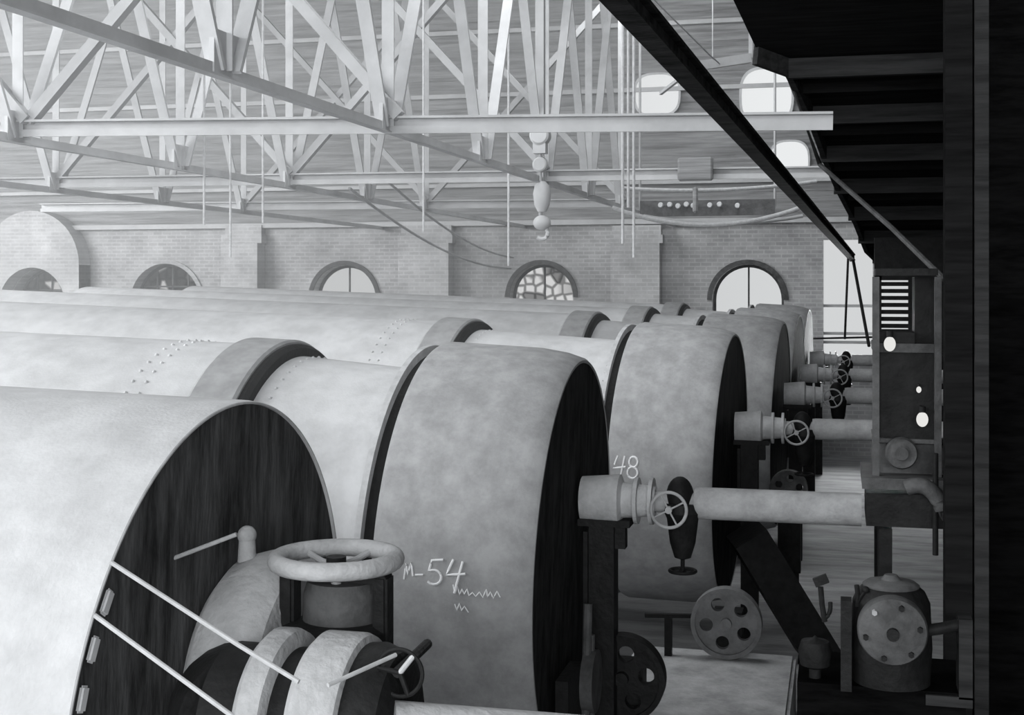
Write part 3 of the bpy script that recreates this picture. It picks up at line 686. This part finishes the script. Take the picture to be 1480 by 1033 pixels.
# ------------------------------------------------------------------ hoist, cords, cables
c = P(781, 300, 15.3)
t = thing('chain_hoist', 'pale chain hoist with hook block hanging from the middle truss', 'hoist', (c.x, c.y, 0))
Zp = lambda y: P(781, y, 15.3).z
b = B(); cyl(b, (0, 0, Zp(180)), (0, 0, Zp(330)), .02, seg=8); obj('chain', b, 'strut', t)
def cheeks(z, r, w, m='paint'):
    b = B(); rev(b, [(-w, 0), (-w, r*.8), (-w*.8, r), (w*.8, r), (w, r*.8), (w, 0)], 28, 'Y', (0, 0, z)); return b
b = cheeks(Zp(196), .115, .09); box(b, (-.075, -.07, Zp(222)), (.075, .07, Zp(200))); obj('upper_block', b, 'paint', t)
b = cheeks(Zp(238), .085, .06); torus(b, (0, 0, Zp(238)), .075, .02, 'Y', 28, 8); obj('sheave', b, 'strut', t)
b = B(); rev(b, [(Zp(306), 0), (Zp(306), .05), (Zp(296), .09), (Zp(280), .105), (Zp(268), .085), (Zp(262), .04), (Zp(262), 0)], 24, 'Z', (.02, 0, 0)); obj('lower_block', b, 'paint', t)
b = B(); ball(b, (.02, 0, Zp(322)), .105, (1, .85, .85)); tube(b, [(.02+.07*math.cos(a_), 0, Zp(333)-.03+.07*math.sin(a_)) for a_ in [1.57-.5*k for k in range(9)]], .025, 8); obj('hook', b, 'paint', t)
b = B(); box(b, (-.05, -.05, Zp(180)-.02), (.05, .05, ZT)); obj('hanger', b, 'strut', t, smooth=False)
cords = [(295, 120, 325, 14.0, 'leftmost thin hanging cord, left of the second truss'), (333, 140, 372, 14.5, 'long thin hanging cord over the second window from the left'), (380, 200, 322, 15.0, 'short thin hanging cord above the first pilaster'),
         (735, 262, 384, 15.2, 'thin hanging cord just left of the chain hoist'), (900, 20, 352, 12.0, 'left one of three close hanging cords right of the hoist'), (908, 20, 300, 12.0, 'middle one of three close hanging cords right of the hoist'), (916, 30, 372, 12.2, 'right one of three close hanging cords right of the hoist'), (612, 200, 335, 15.0, 'thin hanging cord above the second pilaster')]
for px, y0, y1, d, lab in cords:
    p, q = P(px, y0, d), P(px, y1, d)
    rope('drop_rope', lab, 'cord', [Vector((p.x, p.y, WZ1)), q], .013, 'rope', 'hanging cords')
rope('slack_cable', 'slack cable falling right from the left truss to the windows', 'cable', sag(P(505, 272, 17), P(738, 388, 27.3), .25), .02, 'strut')
rope('slack_cable', 'second slack cable beside it, ending higher by the hoist', 'cable', sag(P(560, 262, 17), P(742, 372, 27), .2), .018, 'strut')
rope('slack_cable', 'slack pale cable sagging between the right gable lights', 'cable', sag(P(885, 300, 20), P(1165, 297, 20), .28), .035, 'rope')
rope('slack_cable', 'upper pale cable strung level at the right gable', 'cable', sag(P(900, 272, 21), P(1180, 262, 21), .08), .03, 'rope')
rope('slack_cable', 'lower pale cable with deeper sag at the right gable', 'cable', sag(P(930, 312, 21), P(1160, 312, 21), .12), .03, 'strut')
rope('guy_wire', 'thin wire slanting beside the dark beam at the top', 'wire', [Vector((P(915, -30, 12).x, P(915, -30, 12).y, WZ1-.05)), P(935, -10, 12), P(1028, 82, 15), P(1040, 92, 20)], .01, 'rope')
rope('guy_wire', 'thin upright wire right of the dark beam at the top', 'wire', [Vector((P(1030, 0, 20).x, P(1030, 0, 20).y, WZ1-.05)), P(1030, 94, 20)], .009, 'rope')
# light crossbar with a bracket on the right, and porcelain insulators on a dark bar
b = B(); bar(b, P(1005, 96, 20), P(1085, 84, 20), .1, .14); bar(b, P(1005, 96, 20), P(955, 135, 22), .05, .05); bar(b, P(1085, 84, 20), Vector((P(1085, 84, 20).x, P(1085, 84, 20).y, WZ1-.02)), .06, .06); tag(obj('light_bracket', b, 'paint', None, smooth=False), 'pale bar between the two upper gable lights', 'bracket')
t = thing('insulator_bar', 'dark bar carrying the row of white insulators', 'bar')
b = B(); q0, q1 = P(925, 302, 21.5), P(1120, 299, 21.5); bar(b, q0, q1, .04, .26); obj('bar', b, 'iron_grey', t, smooth=False)
for q in (q0, q1):
    b = B(); cyl(b, q, (q.x, q.y, WZ1), .02, seg=8); obj('hanger', b, 'strut', t)
for k, px in enumerate([955, 968, 980, 992, 1002, 1026, 1040, 1066]):
    c = P(px, 297+random.uniform(-2, 2), 21.25); b = B(); rev(b, [(-.05, 0), (-.05, .035), (-.01, .045), (0, .03), (.03, .042), (.06, .025), (.25, .015), (.25, 0)], 14, 'Y', c)
    tag(obj('insulator', b, 'white', None), 'small white insulator on the dark bar below the gable lights', 'insulator', 'white insulators in a row')
# signal arm-like junction on the second strut
b = B(); c = PY(1005, 245, 15.2); box(b, (c.x-.2, c.y-.05, c.z-.13), (c.x+.2, c.y+.05, c.z+.14)); bar(b, (c.x, c.y, c.z-.2), (c.x, c.y, c.z-.5), .06, .06); bmesh.ops.bevel(b, geom=b.edges[:], offset=.02, segments=1, affect='EDGES'); tag(obj('junction_plate', b, 'boards', None, smooth=False), 'grey splice plate on the second cross strut at right', 'plate')

# ------------------------------------------------------------------ dusty air
hm = bpy.data.materials.new('dusty_air'); hm.use_nodes = True; hm.node_tree.nodes.clear()
o_ = hm.node_tree.nodes.new('ShaderNodeOutputMaterial'); v_ = hm.node_tree.nodes.new('ShaderNodeVolumeScatter')
v_.inputs['Color'].default_value = (.97, .985, 1, 1); v_.inputs['Density'].default_value = HAZE; v_.inputs['Anisotropy'].default_value = .2
tc_ = hm.node_tree.nodes.new('ShaderNodeNewGeometry'); sx_ = hm.node_tree.nodes.new('ShaderNodeSeparateXYZ'); mr_ = hm.node_tree.nodes.new('ShaderNodeMapRange')
mr_.inputs[1].default_value = -1.2; mr_.inputs[2].default_value = -4.5; mr_.inputs[3].default_value = 0; mr_.inputs[4].default_value = HAZE
hm.node_tree.links.new(tc_.outputs['Position'], sx_.inputs[0]); hm.node_tree.links.new(sx_.outputs[0], mr_.inputs[0]); hm.node_tree.links.new(mr_.outputs[0], v_.inputs['Density'])
hm.node_tree.links.new(v_.outputs[0], o_.inputs['Volume'])
b = B(); box(b, (-24.2, -5.8, -.1), (5.9, WY+.7, WZ1+.1)); o = obj('haze', b, hm, smooth=False, kind='stuff')
# ------------------------------------------------------------------ light
W = bpy.data.worlds.new('world'); bpy.context.scene.world = W; W.use_nodes = True
W.node_tree.nodes['Background'].inputs[0].default_value = (.95, .98, 1, 1); W.node_tree.nodes['Background'].inputs[1].default_value = .85
def area(name, loc, target, sx, sy, power):
    l = bpy.data.lights.new(name, 'AREA'); l.shape = 'RECTANGLE'; l.size = sx; l.size_y = sy; l.energy = power; l.color = (.96, .985, 1)
    o = bpy.data.objects.new(name, l); COL.objects.link(o); o.location = loc
    o.rotation_euler = (Vector(target)-Vector(loc)).to_track_quat('-Z', 'Y').to_euler(); return o
area('window_light_side', (-15, 3, 7.5), (-4, 9, 1.5), 7, 4, 2300)
area('window_light_near', (-9.0, -2.0, 7.0), (-5, 8, 2.0), 5, 4, 450)
area('window_light_far', (-21, 17, 7), (-8, 24, 4.5), 8, 4, 2400)
area('window_light_front', (.5, -5.4, 4.4), (-1.2, 9, 1.0), 8, 3, 850)  # unseen fill added behind the camera to brighten bench and kiln fronts
area('skylight', (-1.9, 11.5, 9.9), (-1.7, 11.5, 0), 2.0, 9, 400)  # overhead fill added to light the bench, the roof has no opening here
area('skylight_far', (-3, 20.5, 10.0), (-2, WY, 4.5), 5, 3, 380)  # unseen fill added to brighten the right part of the far wall
wl = area('window_light_end', ((DOOR[0]+DOOR[1])/2, WY-.1, DOOR[2]+.7), ((DOOR[0]+DOOR[1])/2, 14, 0), 1.0, 1.2, 90); wl.data.spread = 1.5
sc = bpy.context.scene
sc.view_settings.view_transform = 'Standard'; sc.view_settings.look = 'None'; sc.view_settings.gamma = 1; sc.view_settings.use_curve_mapping = False
sc.view_settings.exposure = 0.0
